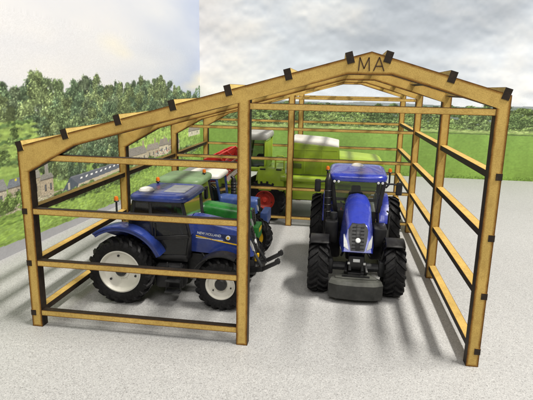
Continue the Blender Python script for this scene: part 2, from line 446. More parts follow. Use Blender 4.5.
    # road at the foot of the print
    rd = np.array((.60, .60, .615)) * (1 + .10 * (W - .5))[..., None]
    edge = .085 + .035 * np.clip(1.8 - c.S, 0, 1) + .02 * np.sin(c.S * 1.3) + .01 * (vnoise(nx, 2, 60, 3)[0] - .5)
    msk = c.Z[:, None] < edge[None]
    c.a[msk] = rd[msk]
    k = 0
    c.a *= (1 + .05 * (rng.random((nz, nx, 1)) - .5))
    sky = full[np.clip((Zs / .05).astype(int), 0, full.shape[0] - 1)]
    for s, z, rs, rz, col, op in ((4.6, 2.75, 1.2, .5, (.97, .955, .92), .7),):
        pass
    o = c.mesh('photo_backdrop', (-1.196, -1.0), (-.78, 8.26), GAIN_L, Zs, sky)
    o['label'] = 'left printed backdrop board with dense trees, stone cottages and a grey road'
    o['category'] = 'backdrop'; o['group'] = 'printed landscape backdrops'

def backdrop_back():
    s0, s1 = -.84, 8.4
    c = Canvas(s0, s1, 1.66, .0105, .0076)
    nx, nz = c.nx, c.nz
    zall = np.arange(0, 5.2, .03)
    n1 = vnoise(nx, len(zall), 3, 7, .55, 5.0); n2 = vnoise(nx, len(zall), 2, 6, .52, 5.5)
    zz = zall[:, None]
    def up(f, k): return np.concatenate([f[k:], np.repeat(f[-1:], k, 0)], 0)
    rel = n1 - up(n1, 3); rel2 = n2 - up(n2, 6)
    dens = np.clip((n1 - .36) / .26, 0, 1); dens = (dens * dens * (3 - 2 * dens))[..., None]
    full = (1 - dens) * np.array((.800, .830, .872)) + dens * np.array((.918, .906, .888))
    full = full + np.clip(rel * .85, -.085, .06)[..., None] * np.array((1, 1, .97)) + np.clip(rel2 * .55, -.06, .04)[..., None]
    full -= np.clip((n2 - .50) * .9, 0, .10)[..., None] * np.clip((zz[..., None] - 1.5) * .8, .3, 1) * np.array((1, .98, .93))
    full -= (np.clip((zz - 2.45) * .2, 0, .05) * (.4 + .9 * n2))[..., None]
    lf = np.clip((1.5 - (c.S + .84)) / 1.5, 0, 1)[None, :, None] * np.clip((zz[..., None] - 1.3) * .5, 0, .6)
    full -= lf * np.array((.10, .095, .08))
    full += np.clip((1.9 - zz[..., None]) * .10, 0, .04) + .012
    ii = np.clip(c.Z / .03, 0, len(zall) - 1.001); i0 = ii.astype(int); fr = (ii - i0)[:, None, None]
    c.a[:] = full[i0] * (1 - fr) + full[i0 + 1] * fr
    # hills
    hn = vnoise(nx, 2, 7, 4)[0]
    hill = 1.445 + .08 * (hn - .5) + .02 * np.sin(c.S * .9 + 1)
    m = (c.Z[:, None] < hill[None]); c.a[m] = np.array((.58, .61, .62))
    hill2 = 1.40 + .06 * (vnoise(nx, 2, 11, 4)[0] - .5)
    m = (c.Z[:, None] < hill2[None]); c.a[m] = (np.array((.48, .53, .50)) * (0.9 + .2 * rng.random((nz, nx, 1))))[m]
    # field
    W = vnoise(nx, nz, 30, 5, .6, .4); W2 = vnoise(nx, nz, 8, 4, .5, 1.0)
    fz = (c.Z / .95)[:, None, None]
    fld = (np.array((.49, .61, .28)) * (1 - fz) + np.array((.51, .64, .33)) * fz) * (.88 + .24 * W[..., None]) * (.92 + .16 * W2[..., None])
    m = c.Z < .98; c.a[m] = fld[m]
    # wooded band
    pal = [(.47, .56, .34), (.53, .62, .38), (.43, .51, .33), (.56, .64, .40), (.49, .57, .38)]
    for k, (zb, h, n, lf) in enumerate(((1.22, .17, 110, .017), (1.11, .19, 130, .018), (.99, .18, 140, .018), (.93, .13, 110, .016))):
        s = s0 + .05 * k
        while s < s1:
            w = random.uniform(.16, .36)
            c.tree(s, zb + random.uniform(-.03, .03), h * random.uniform(.8, 1.25), w, np.array(random.choice(pal)) * (.86 + .07 * k), n * 2, lf * .72, .38, 1.1)
            s += w * random.uniform(.45, .75)
    for s, h, w in ((5.95, .36, .55), (6.4, .32, .5), (5.45, .28, .4), (6.9, .34, .6), (1.2, .30, .4), (2.9, .30, .45)):
        c.tree(s, 1.0, h, w, (.44, .53, .34), 500, .013, .38, 1.1)
    # pale field edge and hedge line under the wood
    for _ in range(1500): c.dab(random.uniform(s0, s1), .935 + random.gauss(0, .016), .07, .009, np.array((.66, .73, .47)) * random.uniform(.85, 1.12), .6, .7)
    for _ in range(900): c.dab(random.uniform(3.2, s1), .89 + random.gauss(0, .006), .05, .007, np.array((.42, .50, .30)) * random.uniform(.8, 1.1), .6, .6)
    for _ in range(2500): c.dab(random.uniform(s0, s1), random.uniform(.03, .85), .10, .007, np.array((.52, .625, .31)) * random.uniform(.85, 1.15), .30, .8)
    gz = vnoise(nx, nz, 300, 2, .6, .8); veg = (c.a[..., 1] > c.a[..., 2] * 1.12)
    c.a *= 1 + (veg * (gz - .5) * np.where(c.Z > .93, .50, .12)[:, None])[..., None]
    # rough grass at the foot
    for _ in range(2600):
        c.dab(random.uniform(s0, s1), abs(random.gauss(0, .03)), .018, .014, np.array((.42, .53, .24)) * random.uniform(.6, 1.35), .6, .6)
    c.a *= (1 + .05 * (rng.random((nz, nx, 1)) - .5))
    Zs = np.arange(1.68, 5.1, .03)
    sky = full[np.clip((Zs / .03).astype(int), 0, len(zall) - 1)]
    o = c.mesh('photo_backdrop', (s0, 7.25), (s1, 7.25), GAIN_B, Zs, sky)
    o['label'] = 'rear printed backdrop board with flat green field, hedgerow and grey clouds'
    o['category'] = 'backdrop'; o['group'] = 'printed landscape backdrops'
GAIN_L = (1.12, 1.12, 1.12)
GAIN_B = (1.0, 1.0, 1.0)
backdrop_left()
backdrop_back()

# ------------------------------------------------------------------ shed frame of laser-cut board
shed = thing('shed_frame', 'open laser-cut wooden shed frame with burnt edges and MA on its gable', 'shed frame', (1.5, 0, 0))
TH = .065           # sheet thickness
def sheet(name, poly, org, U, V, N, th, joints=(), parent=shed, rim=.022, face='mdf'):
    """flat board: 2-D polygon in (U,V) at org, thickness th along N; the cut edge is burnt black.
    Edges listed in `joints` get no scorched rim (they butt against the next board)."""
    org, U, V, N = Vector(org), Vector(U), Vector(V), Vector(N)
    P = [Vector(p) for p in poly]; n = len(P)
    area = sum(P[i].x * P[(i + 1) % n].y - P[(i + 1) % n].x * P[i].y for i in range(n))
    if area < 0:
        P = P[::-1]; joints = [(n - 2 - j) % n for j in joints]
    lines = []
    for i in range(n):
        a, b = P[i], P[(i + 1) % n]; d = (b - a).normalized(); nn = Vector((-d.y, d.x))
        lines.append((a + nn * (0 if i in joints else rim), d))
    I = []
    for i in range(n):
        (a, d), (b, e) = lines[i - 1], lines[i]
        den = d.x * e.y - d.y * e.x
        if abs(den) < 1e-4: I.append(P[i].copy() if (i in joints or (i - 1) % n in joints) else b.copy())
        else:
            t = ((b.x - a.x) * e.y - (b.y - a.y) * e.x) / den; I.append(a + d * t)
    vs = []; burn = []
    for h in (0, th):
        for Q, bu in ((P, 0.0), (I, 1.0)):
            for p in Q:
                vs.append(org + U * p.x + V * p.y + N * h); burn.append(bu)
    for i in range(n):                       # joint corners carry no burn on the joint side
        pass
    fs = []; mi = []
    for k, o in enumerate((0, 2 * n)):
        f = [o + n + i for i in range(n)]; fs.append(f if k else f[::-1]); mi.append(0)
        for i in range(n):
            j = (i + 1) % n
            if i in joints: continue
            q = [o + i, o + j, o + n + j, o + n + i]; fs.append(q if k else q[::-1]); mi.append(0)
    me = bpy.data.meshes.new(name)
    # joint edges: inner ring coincides with outer ring along that edge, side wall uses inner verts
    for i in range(n):
        j = (i + 1) % n
        a, b = (n + i, n + j) if i in joints else (i, j)
        fs.append([a, b, b + 2 * n, a + 2 * n]); mi.append(1)
    me.from_pydata([tuple(v) for v in vs], [], fs)
    me.materials.append(M[face]); me.materials.append(M['edge'])
    me.polygons.foreach_set('material_index', mi)
    at = me.attributes.new('burn', 'FLOAT', 'POINT'); at.data.foreach_set('value', burn)
    b = bmesh.new(); b.from_mesh(me); bmesh.ops.recalc_face_normals(b, faces=b.faces[:]); b.to_mesh(me); b.free()
    o = bpy.data.objects.new(name, me); COL.objects.link(o)
    o.parent = parent; o.matrix_parent_inverse = Matrix.Translation(-parent.location)
    return o
X3, Y3, Z3 = (1, 0, 0), (0, 1, 0), (0, 0, 1)
W = .075; MX = 1.5; BX = 3.0; XR, ZR = 2.228, 1.881; ZL, ZE = 1.267, 1.657
kl = (ZR - ZL) / XR; kr = (ZR - ZE) / (BX - XR)
topz = lambda x: ZL + kl * x if x <= XR else ZR - kr * (x - XR)
DEP = .092; FLAT = ZR - .128
H = [.105, .470, .835, 1.200]
def frame(y, mid):
    m0, m1 = MX - W / 2, MX + W / 2
    zh = ZL - .165                                          # foot of the left haunch
    und = lambda x: topz(x) - DEP
    xa = (FLAT - (ZL - DEP)) / kl                            # underside meets the flat of the ridge gusset
    xb = XR + (ZR - DEP - FLAT) / kr
    O = (0, y, 0)
    # posts butt against the underside of the rafters
    sheet('post', [(0, 0), (W, 0), (W, zh), (0, zh)], O, X3, Z3, Y3, TH, joints=(2,))
    sheet('post', [(BX - W, 0), (BX, 0), (BX, und(BX)), (BX - W, und(BX - W))], O, X3, Z3, Y3, TH, joints=(2,))
    left = [(0, zh), (W, zh), (.40, und(.40))]
    jl = [0]
    if mid:
        left += [(m0, und(m0)), (m1, und(m1))]; jl.append(3)
        sheet('post', [(m0, 0), (m1, 0), (m1, und(m1)), (m0, und(m0))], O, X3, Z3, Y3, TH, joints=(2,))
    left += [(xa, FLAT), (XR, FLAT), (XR, ZR), (0, ZL)]
    jl.append(len(left) - 3)
    sheet('rafter', left, O, X3, Z3, Y3, TH, joints=jl)
    right = [(XR, FLAT), (xb, FLAT), (BX - W, und(BX - W)), (BX, und(BX)), (BX, ZE), (XR, ZR)]
    sheet('rafter', right, O, X3, Z3, Y3, TH, joints=(2, 5))
    # rails across the frame
    def rail(x0, x1, z, h=.041):
        sheet('rail', [(x0, z - h / 2), (x1, z - h / 2), (x1, z + h / 2), (x0, z + h / 2)], (0, y + .003, 0), X3, Z3, Y3, .046, rim=.008)
    if y < .1:
        for z in H[:3]: rail(.004, m0 + .01, z)
        rail(W * .5, m0 + .01, H[3])
        sheet('door_beam', [(m1 - .01, 1.543), (BX - W + .01, 1.543), (BX - W + .01, 1.581), (m1 - .01, 1.581)], (0, y + .003, 0), X3, Z3, Y3, TH - .01, rim=.006)
    elif mid:
        for z in H: rail(.02, BX - .02, z, .034)
        sheet('rail', [(m1 - .01, 1.553), (BX - W + .01, 1.553), (BX - W + .01, 1.585), (m1 - .01, 1.585)], (0, y + .003, 0), X3, Z3, Y3, TH - .01, rim=.006)
YS = [0, 1.5, 3.0, 4.5]
for i, y in enumerate(YS): frame(y, i != 1)
# side rails: their broad faces lie flat, their scorched edges look inwards
for xo, dx, hs in ((-.002, 1, H[:3]), (BX + .002, -1, H)):
    for z in hs:
        wide, thin = xo + dx * .060, xo + dx * .036
        inner = []
        for k, y in enumerate(YS):
            a, e = y - .004, y + TH + .004
            if k: inner.append((wide, a))
            inner += [(thin, a), (thin, e)]
            if k < 3: inner.append((wide, e))
        sheet('rail', [(xo, 4.5 + TH + .004), (xo, -.004)] + inner, (0, 0, z - .020), X3, Y3, Z3, .040, rim=.005)
# purlins notched into the rafters, end grain burnt black
for x in (.02, .339, .699, 1.056, 1.403, 1.758, 2.108, 2.323, 2.676, 2.972):
    k = kl if x <= XR else -kr
    T = Vector((1, 0, k)).normalized(); Nn = Vector((-k, 0, 1)).normalized()
    o = Vector((x, -.006, topz(x))) - T * .021 - Nn * .034
    sheet('purlin', [(0, 0), (0, .064), (4.5 + TH + .012, .064), (4.5 + TH + .012, 0)], o, Y3, Nn, T, .042, rim=.004, face='mdf_lit')
# letters M A scorched into the gable
def letters():
    b = MB(); z0, z1 = 1.775, 1.848
    def stroke(a, c_):
        a = Vector((a[0], -.0015, a[1])); c_ = Vector((c_[0], -.0015, c_[1]))
        b.bar(a, c_, .003, .0065, 'letter', 0)
    x = 2.160
    for p, q in (((x, z0), (x + .004, z1)), ((x + .004, z1), (x + .030, z0 + .012)), ((x + .030, z0 + .012), (x + .055, z1)), ((x + .055, z1), (x + .060, z0))): stroke(p, q)
    x = 2.243
    for p, q in (((x, z0), (x + .029, z1 + .002)), ((x + .029, z1 + .002), (x + .058, z0)), ((x + .012, z0 + .026), (x + .047, z0 + .026))): stroke(p, q)
    o = b.build('engraved_lettering', shed); o.matrix_parent_inverse = Matrix.Translation(-shed.location)
letters()

# ------------------------------------------------------------------ vehicles
def wheel(root, c, Rw, Wd, rimR, rim, side, lugs=20, hub='dark', bolts=True, hk=.27):
    """side = +1 if the outer face looks to +y of the vehicle; c = wheel centre"""
    b = MB(); h = Wd / 2; r0 = Rw - .022
    prof = [(rimR * .96, -h * .72), (rimR * 1.04, -h * .82), ((rimR + r0) / 2, -h * 1.0), (r0 - .025, -h * .97), (r0 - .006, -h * .86), (r0, -h * .5), (r0 + .003, 0),
            (r0, h * .5), (r0 - .006, h * .86), (r0 - .025, h * .97), ((rimR + r0) / 2, h * 1.0), (rimR * 1.04, h * .82), (rimR * .96, h * .72)]
    b.lathe(prof, c, 'rubber', 56, caps=False)
    for s in (-1, 1):
        for k in range(lugs):
            a0 = 2 * PI * (k + (0 if s > 0 else .5)) / lugs
            st = 2 * PI / lugs
            vs = []
            for (ya, da, ra) in ((.04, 0, 0), (.62, -.62, 0), (1.01, -.95, -.020)):   # along the lug: centre line -> shoulder
                for dt in (-.19, .19):
                    for top in (0, 1):
                        r = r0 - .012 + ra + (.034 if top else 0)
                        a = a0 + st * (da + dt * (1 if top == 0 else .8))
                        vs.append((c[0] + r * math.cos(a), c[1] + s * ya * h, c[2] + r * math.sin(a)))
            fs = []
            for i in (0, 4):
                fs += [(i, i + 1, i + 5, i + 4), (i + 1, i + 3, i + 7, i + 5), (i + 3, i + 2, i + 6, i + 7)]
            fs += [(0, 2, 3, 1), (8, 9, 11, 10)]
            b.add(vs, fs, 'rubber')
    w = b.build('wheel', root, 40)
    d = MB(); o = side * h
    p = [(rimR * .99, -o * .7), (rimR * .99, o * .60), (rimR * 1.03, o * .80), (rimR * .97, o * .84), (rimR * .91, o * .62), (rimR * .86, o * .40), (rimR * .62, o * .22), (rimR * .40, o * .26), (rimR * .38, o * .40)]
    d.lathe(p + [(0.0, o * .40)], c, rim, 44)
    d.lathe([(rimR * hk, o * .24), (rimR * hk, o * .58), (rimR * hk * .75, o * .72), (0, o * .72)], c, hub, 20)
    if bolts:
        for k in range(10):
            a = 2 * PI * k / 10 + .2
            d.lathe([(rimR * .028, o * .22), (rimR * .028, o * .31), (0, o * .31)], (c[0] + rimR * .47 * math.cos(a), c[1], c[2] + rimR * .47 * math.sin(a)), rim, 6)
        for k in range(3):
            a = 2 * PI * k / 3 + 1.75
            d.lathe([(rimR * .055, o * .30), (rimR * .055, o * .42), (0, o * .42)], (c[0] + rimR * .72 * math.cos(a), c[1], c[2] + rimR * .72 * math.sin(a)), 'dark', 8)
    d.build('rim', w)
    return w

def arc(cx, cz, r, a0, a1, n=18):
    return [(cx + r * math.cos(R(a0 + (a1 - a0) * i / n)), cz + r * math.sin(R(a0 + (a1 - a0) * i / n))) for i in range(n + 1)]

def text_mesh(body, size, mat, name, parent, loc, rot, shear=0, sx=1):
    cu = bpy.data.curves.new(name, 'FONT'); cu.body = body; cu.size = size; cu.shear = shear; cu.offset = size * .012
    ob = bpy.data.objects.new(name, cu); COL.objects.link(ob)
    bpy.context.view_layer.update()
    me = bpy.data.meshes.new_from_object(ob.evaluated_get(bpy.context.evaluated_depsgraph_get()))
    bpy.data.objects.remove(ob); bpy.data.curves.remove(cu)
    for v in me.vertices: v.co.x *= sx
    me.materials.clear(); me.materials.append(M[mat])
    o = bpy.data.objects.new(name, me); COL.objects.link(o); o.parent = parent; o.location = loc; o.rotation_euler = rot
    return o

def hood_sec(x, hb, ht, zb, zt, lean=0, r=.05, n=5):
    """cross-section of a bonnet: straight sides, rounded shoulders, slightly crowned top"""
    pts = [(-hb, zb), (-(hb + ht) / 2 * 1.0, (zb + zt - r) / 2), (-ht, zt - r)]
    for i in range(1, n + 1):
        a = PI - PI / 2 * i / n; pts.append((-ht + r + r * math.cos(a), zt - r + r * math.sin(a)))
    pts.append((0, zt + .008))
    for i in range(0, n): 
        a = PI / 2 - PI / 2 * i / n; pts.append((ht - r + r * math.cos(a), zt - r + r * math.sin(a)))
    pts += [(ht, zt - r), ((hb + ht) / 2, (zb + zt - r) / 2), (hb, zb)]
    return [(x + lean * (z - zb), y, z) for y, z in pts]

def tractor(sp, label, loc, rz):
    g = sp.get
    t = thing(sp['name'], label, 'tractor', loc, rz, 'toy tractors parked in the shed')
    L, Rr, Rf = sp['L'], sp['Rr'], sp['Rf']; Wr, Wf = sp['Wr'], sp['Wf']; or_, of_ = sp['or'], sp['of']
    pc = sp['paint']
    # wheels
    for s in (1, -1):
        wheel(t, (0, s * (or_ - Wr / 2), Rr), Rr, Wr, sp['rimr'], sp['rim'], s, 20, sp.get('hub', 'dark'))
    for s in (1, -1):
        wheel(t, (L, s * (of_ - Wf / 2), Rf), Rf, Wf, sp['rimf'], sp['rim'], s, 18, sp.get('hub', 'dark'), hk=.42)
    # chassis: gearbox, axles, tank, steps
    b = MB()
    b.box((L * .30, 0, Rr * 1.0), (L * 1.05, .17, .20), 'black', .02)
    b.box((L * .82, 0, Rf + .10), (L * .50, .12, .14), 'dark', .02)
    b.tube([(0, -or_ + Wr * .6, Rr), (0, or_ - Wr * .6, Rr)], .06, 'black', 12)
    b.lathe([(.055, -.02), (.085, 0), (.055, .02)], (0, 0, Rr), 'dark', 16)
    b.tube([(L, -of_ + Wf * .7, Rf), (L, of_ - Wf * .7, Rf)], .035, 'dark', 10)
    b.box((L, 0, Rf + .01), (.12, .12, .10), 'dark', .02)
    for s in (1, -1):
        b.box((L, s * (of_ - Wf * 1.05), Rf), (.09, .05, .13), 'dark', .012)
        b.box((L * .46, s * .20, Rr * .82), (L * .30, .14, .20), 'black', .03)
        for k in range(3):
            b.box((L * .52, s * (.285 + .012 * (2 - k)), .12 + k * .085), (.12, .07, .012), 'dark', .003)
        for dx in (-.055, .055): b.bar((L * .52 + dx, s * .31, .11), (L * .52 + dx, s * .27, .34), .008, .012, 'black', .002)
        b.tube([(L * .72, s * .09, .40), (L * .80, s * .10, .30), (L * .9, s * .12, Rf + .06)], .010, 'dark', 6)
    b.box((-.16, 0, Rr * .95), (.16, .12, .14), 'dark', .02)
    for s in (1, -1):
        b.bar((-.18, s * .08, Rr * .7), (-.36, s * .11, Rr * .62), .018, .03, 'black')
        b.bar((-.14, s * .09, Rr * 1.25), (-.30, s * .11, Rr * .66), .012, .014, 'black')
    b.build('chassis', t)
    # bonnet
    zh0, zh1, hbz = sp['hz']; xb, xn = sp['hx']; hw = sp['hw']; lean = sp['lean']
    drop = sp.get('drop', .05)
    b = MB(); N = 9; secs = []
    for i in range(N):
        f = i / (N - 1); x = xb + (xn - xb) * f
        zt = zh0 + (zh1 - zh0) * f ** sp.get('pow', 1.4)
        wt = hw[0] + (hw[1] - hw[0]) * f
        bulge = 1 + sp.get('bulge', .12) * math.sin(PI * min(1, f * 1.05))
        nose = 1.0
        secs.append(hood_sec(x, wt * bulge * 1.02, wt * bulge * sp.get('topw', .9), hbz[0] + (hbz[1] - hbz[0]) * f, zt, lean * f, min(.055, wt * .45)))
    # rounded nose: two closing rings
    last = secs[-1]; zc = (hbz[1] + zh1) / 2
    for dx, k in ((.014, .965), (.022, .90)):
        secs.append([(x + dx, y * k, zc + (z - zc) * k) for x, y, z in last])
    b.loft(secs, pc)
    hood = b.build('bonnet', t, 38)
    def nose_pt(y, fz, d=.0):       # point on the leaning nose face
        z = hbz[1] + (zh1 - hbz[1]) * fz
        return (xn + lean * (z - hbz[1]) + .023 + d, y, z)
    wn = hw[1]
    b = MB(); gr = []
    for y, fz in sp['grille']: gr.append((y, fz))
    F = [nose_pt(y * wn, fz, .012) for y, fz in gr]; B = [nose_pt(y * wn, fz, -.02) for y, fz in gr]
    n = len(F)
    b.add(F + B, [list(range(n))] + [(i, (i + 1) % n, n + (i + 1) % n, n + i) for i in range(n)], 'dark')
    zs = [fz for _, fz in gr]
    for k in range(7):
        f = min(zs) + (max(zs) - min(zs)) * (k + .7) / 7.6
        wy = .40 * wn
        b.bar(nose_pt(-wy, f, .014), nose_pt(wy, f, .014), .006, .006, 'black', .001)
    b.bar(nose_pt(0, min(zs) + .03, .0135), nose_pt(0, max(zs) - .02, .0135), .30 * wn, .006, 'black', .001)
    gri = b.build('grille', hood)
    if g('emblem'):
        b = MB(); p = nose_pt(0, .45, .014)
        ang = math.atan(-lean)
        b.lathe([(.020, 0), (.020, .006), (.014, .010), (0, .010)], (0, 0, 0), 'decal', 20, 'x', Matrix.Translation(p) @ Matrix.Rotation(-ang, 4, 'Y'))
        b.build('emblem', hood)
    for s in (1, -1):
        b = MB(); q = sp['lamp']
        F = [nose_pt(s * y * wn, fz, .010 - .02 * max(0, y - .75)) for y, fz in q]; B = [nose_pt(s * y * wn * .96, fz, -.02) for y, fz in q]
        n = len(F); b.add(F + B, [list(range(n))] + [(i, (i + 1) % n, n + (i + 1) % n, n + i) for i in range(n)], 'silver')
        b.build('headlight', hood)
    # side louvres and decals
    if g('decal'):
        b = MB(); s = -1; y0 = -(hw[0] + hw[1]) / 2 * (1 + sp.get('bulge', .12)) * 1.02
        def side(x, z, d=.003):
            f = (x - xb) / (xn - xb); wt = (hw[0] + (hw[1] - hw[0]) * f) * (1 + sp.get('bulge', .12) * math.sin(PI * min(1, f * 1.05)))
            zb_ = hbz[0] + (hbz[1] - hbz[0]) * f; zt = zh0 + (zh1 - zh0) * f ** sp.get('pow', 1.4)
            kz = min(1, max(0, (z - zb_) / (zt - .05 - zb_)))
            return (x, -(wt * 1.02 + (wt * sp.get('topw', .9) - wt * 1.02) * kz) - d, z)
        def strip(x0, x1, za, zb2, th, m):
            vs = []; K = 8
            for i in range(K + 1):
                f = i / K; x = x0 + (x1 - x0) * f; z = za + (zb2 - za) * f
                vs += [side(x, z - th / 2), side(x, z + th / 2)]
            b.add(vs, [(2 * i, 2 * i + 2, 2 * i + 3, 2 * i + 1) for i in range(K)], m)
        strip(xb + .04, xn - .10, zh0 - .145, zh1 - .125, .010, 'yellow')
        strip(xb + .04, xb + .26, zh0 - .160, zh0 - .172, .005, 'decal')
        for k in range(5): strip(xn - .26 + .012 * k, xn - .12, zh1 - .045 - k * .012, zh1 - .055 - k * .012, .006, 'black')
        p = side(xb + .30, zh0 - .15, .002)
        b.lathe([(.018, 0), (.018, -.004), (0, -.004)], p, 'decal', 20, 'y')
        b.lathe([(.010, -.003), (.010, -.006), (0, -.006)], p, 'yellow', 12, 'y')
        b.build('stripe', hood, fix=False)
        p = side(xb + .05, zh0 - .128, .006)
        text_mesh('NEW HOLLAND', .028, 'decal', 'lettering', hood, p, (R(90 - 3), R(5), R(-1)), .12, .95)
        p = side(xb + .17, zh0 - .066, .005)
        b2 = MB()
    # cab
    cx0, cx1 = sp['cabx']; zc0, zc1 = sp['cabz']; cw = sp['cw']; rw = sp['rw']; xr0, xr1 = sp['roofx']; zr0, zr1 = sp['roofz']
    zs_ = sp['sill']
    b = MB(); m = sp.get('frame', 'black')
    xw = cx1 + .015
    pil = {}
    for s in (1, -1):
        A = [(xw, s * cw * .80, zs_), (xr1 - .05, s * rw * .88, zr0)]
        B = [(cx0 + (cx1 - cx0) * .42, s * cw, zs_ - .02), (cx0 + (cx1 - cx0) * .42, s * rw * .93, zr0)]
        C_ = [(cx0, s * cw * .9, zs_), (xr0 + .05, s * rw * .88, zr0)]
        pil[s] = (A, B, C_)
        for q, w in ((A, sp.get('pw', .022)), (B, .022), (C_, .026)): b.bar(q[0], q[1], w, w, m, .004)
        b.bar(A[0], B[0], .02, .03, m); b.bar(B[0], C_[0], .02, .03, m)
        b.bar(A[1], B[1], .02, .024, m); b.bar(B[1], C_[1], .02, .024, m)
        b.bar(A[0], (xw - .02, s * cw * .86, zc0), .022, .022, m); b.bar(B[0], (B[0][0], s * cw * .98, zc0), .022, .022, m)
        b.bar((xw - .02, s * cw * .86, zc0), (B[0][0], s * cw * .98, zc0), .024, .03, m)
        b.bar((B[0][0] + .03, s * cw * 1.04, zs_ - .06), (B[0][0] + .03, s * cw * 1.04, zs_ + .10), .008, .010, m, .002)
    b.bar(pil[1][0][1], pil[-1][0][1], .02, .024, m); b.bar(pil[1][2][1], pil[-1][2][1], .02, .024, m)
    b.bar(pil[1][2][0], pil[-1][2][0], .02, .03, m)
    b.box(((cx0 + cx1) / 2, 0, zc0 - .02), (cx1 - cx0, cw * 1.7, .05), m, .01)
    b.box((cx1 - .01, 0, (zc0 + zs_) / 2), (.03, cw * 1.5, zs_ - zc0), m, .01)
    b.build('cab_frame', t)
    gm = sp.get('glass', 'glass')
    def pane(name, q):
        b = MB(); vs = [Vector(p) for p in q]; nrm = (vs[1] - vs[0]).cross(vs[2] - vs[0]).normalized() * .002
        b.add(vs, [(0, 1, 2, 3)], gm); b.build(name, t, fix=False)
    A, B, C_ = pil[1]; a, b_, c_ = pil[-1]
    pane('windscreen', (A[0], a[0], a[1], A[1])); pane('rear_window', (C_[0], c_[0], c_[1], C_[1]))
    for s in (1, -1):
        A, B, C_ = pil[s]
        pane('side_window', (B[0], C_[0], C_[1], B[1]))
        lo = [(xw - .02, s * cw * .86, zc0), (B[0][0], s * cw * .98, zc0)]
        pane('door_window', (A[0], B[0], B[1], A[1])); 
        b = MB(); vs = [A[0], B[0], lo[1], lo[0]]; b.add(vs, [(0, 1, 2, 3)], gm); b.build('lower_door_window', t, fix=False)
    # seat, wheel, console
    b = MB(); xs = cx0 + (cx1 - cx0) * .36
    b.box((xs, 0, zc0 + .11), (.13, .15, .05), 'seat', .018); b.box((xs - .07, 0, zc0 + .21), (.05, .14, .19), 'seat', .02, rot=Matrix.Rotation(R(-8), 3, 'Y'))
    b.box((xs - .075, 0, zc0 + .33), (.04, .09, .07), 'seat', .015); b.box((xs, 0, zc0 + .05), (.08, .08, .08), 'black', .01)
    b.box((xs + .02, -.11, zc0 + .16), (.13, .04, .025), 'grey', .008); b.build('seat', t)
    b = MB(); px = cx1 - .07
    b.box((px + .015, 0, zc0 + .12), (.07, .08, .20), 'black', .015)
    b.build('dashboard', t)
    b = MB(); T = Matrix.Translation((px - .055, 0, zc0 + .25)) @ Matrix.Rotation(R(35), 4, 'Y') 
    ring = [(.062 * math.cos(2 * PI * k / 24), .062 * math.sin(2 * PI * k / 24), 0) for k in range(25)]
    b.tube(ring, .006, 'black', 6, T); b.bar(T @ Vector((-.06, 0, 0)), T @ Vector((.06, 0, 0)), .01, .006, 'black', .001); b.tube([T @ Vector((0, 0, 0)), (px, 0, zc0 + .16)], .010, 'black', 6)
    b.build('steering_wheel', t)
    # roof
    b = MB(); rc = sp['roof']
    secs = []
    K = 10
    def rsec(z, k):
        pts = []
        for i in range(28):
            a_ = 2 * PI * i / 28; e = .30
            sx = math.copysign(abs(math.cos(a_)) ** e, math.cos(a_)); sy = math.copysign(abs(math.sin(a_)) ** e, math.sin(a_))
            ctr = (xr0 + xr1) / 2
            pts.append((ctr + sx * (xr1 - xr0) / 2 * k, sy * rw * k, z + (sp.get('rooftilt', 0)) * (sx)))
        return pts
    dz = zr1 - zr0
    for z, k in ((zr0, .93), (zr0 + dz * .12, .985), (zr0 + dz * .5, 1.0), (zr0 + dz * .78, .975), (zr0 + dz * .95, .90), (zr1, .78), (zr1 + .004, .3)): secs.append(rsec(z, k))
    b.loft(secs, rc)
    roof = b.build('roof', t, 45)
    if g('hatch'):
        b = MB(); b.box((xr1 - .15, .0, zr1 + .002), (.17, rw * 1.0, .008), g('hatch'), .003)
        b.build('roof_hatch', roof)
        for s in (-1, 1):
            b = MB(); b.box(((xr0 + xr1) / 2 - .02, s * rw * .72, zr1 - .004), (.30, .02, .014), rc, .004)
            b.build('roof_rib', roof)
    if g('dome'):
        b = MB(); dx, dy = g('dome')
        b.lathe([(.058, 0), (.060, .012), (.050, .026), (.030, .034), (0, .037)], (dx, dy, zr1 - .002), 'white', 24, 'z')
        b.build('aerial_dome', roof)
    if g('worklights'):
        for y in (-.80, -.66, .66, .80):
            b = MB(); b.lathe([(.012, -.012), (.015, 0), (.013, .010), (0, .010)], (xr1 - .012, y * rw, zr0 - .006), 'black', 14, 'x')
            b.lathe([(.0115, 0), (.010, .003), (0, .004)], (xr1 - .001, y * rw, zr0 - .006), 'decal', 14, 'x')
            b.build('work_light', roof)
    for (x, y, z, h) in g('beacons', ()):
        b = MB(); b.tube([(x, y, z - h), (x, y, z)], .008, 'black', 8)
        if h > .06: b.tube([(x, y, z - h), (x + .02, y * .9, z - h - .03)], .008, 'black', 8)
        b.lathe([(.018, 0), (.019, .006), (.016, .010)], (x, y, z), 'black', 14, 'z')
        b.lathe([(.016, .009), (.017, .026), (.012, .040), (0, .044)], (x, y, z), 'orange', 14, 'z')
        b.build('beacon', t)
    # rear mudguards
    a0, a1, rf = sp['guard']
    for s in (1, -1):
        b = MB(); y1 = s * (or_ - Wr * sp.get('gin', .10)); y0 = s * cw * .84
        b.prism(arc(0, Rr, rf, a0, a1) + arc(0, Rr, rf - .018, a1, a0), min(y0, y1), max(y0, y1), g('guardpaint', pc), 'xz', .005)
        if sp.get('lip'): b.prism(arc(0, Rr, rf - .008, a0, a1) + arc(0, Rr, rf - .040, a1, a0), min(y1 - s * .008, y1 - s * .020), max(y1 - s * .008, y1 - s * .020), g('guardpaint', pc), 'xz', .003)
        yi = s * cw * .86
        b.prism(arc(0, Rr, rf - .012, a0, a1), min(yi, yi + s * .015), max(yi, yi + s * .015), g('guardpaint', pc), 'xz')
        b.build('rear_mudguard', t)
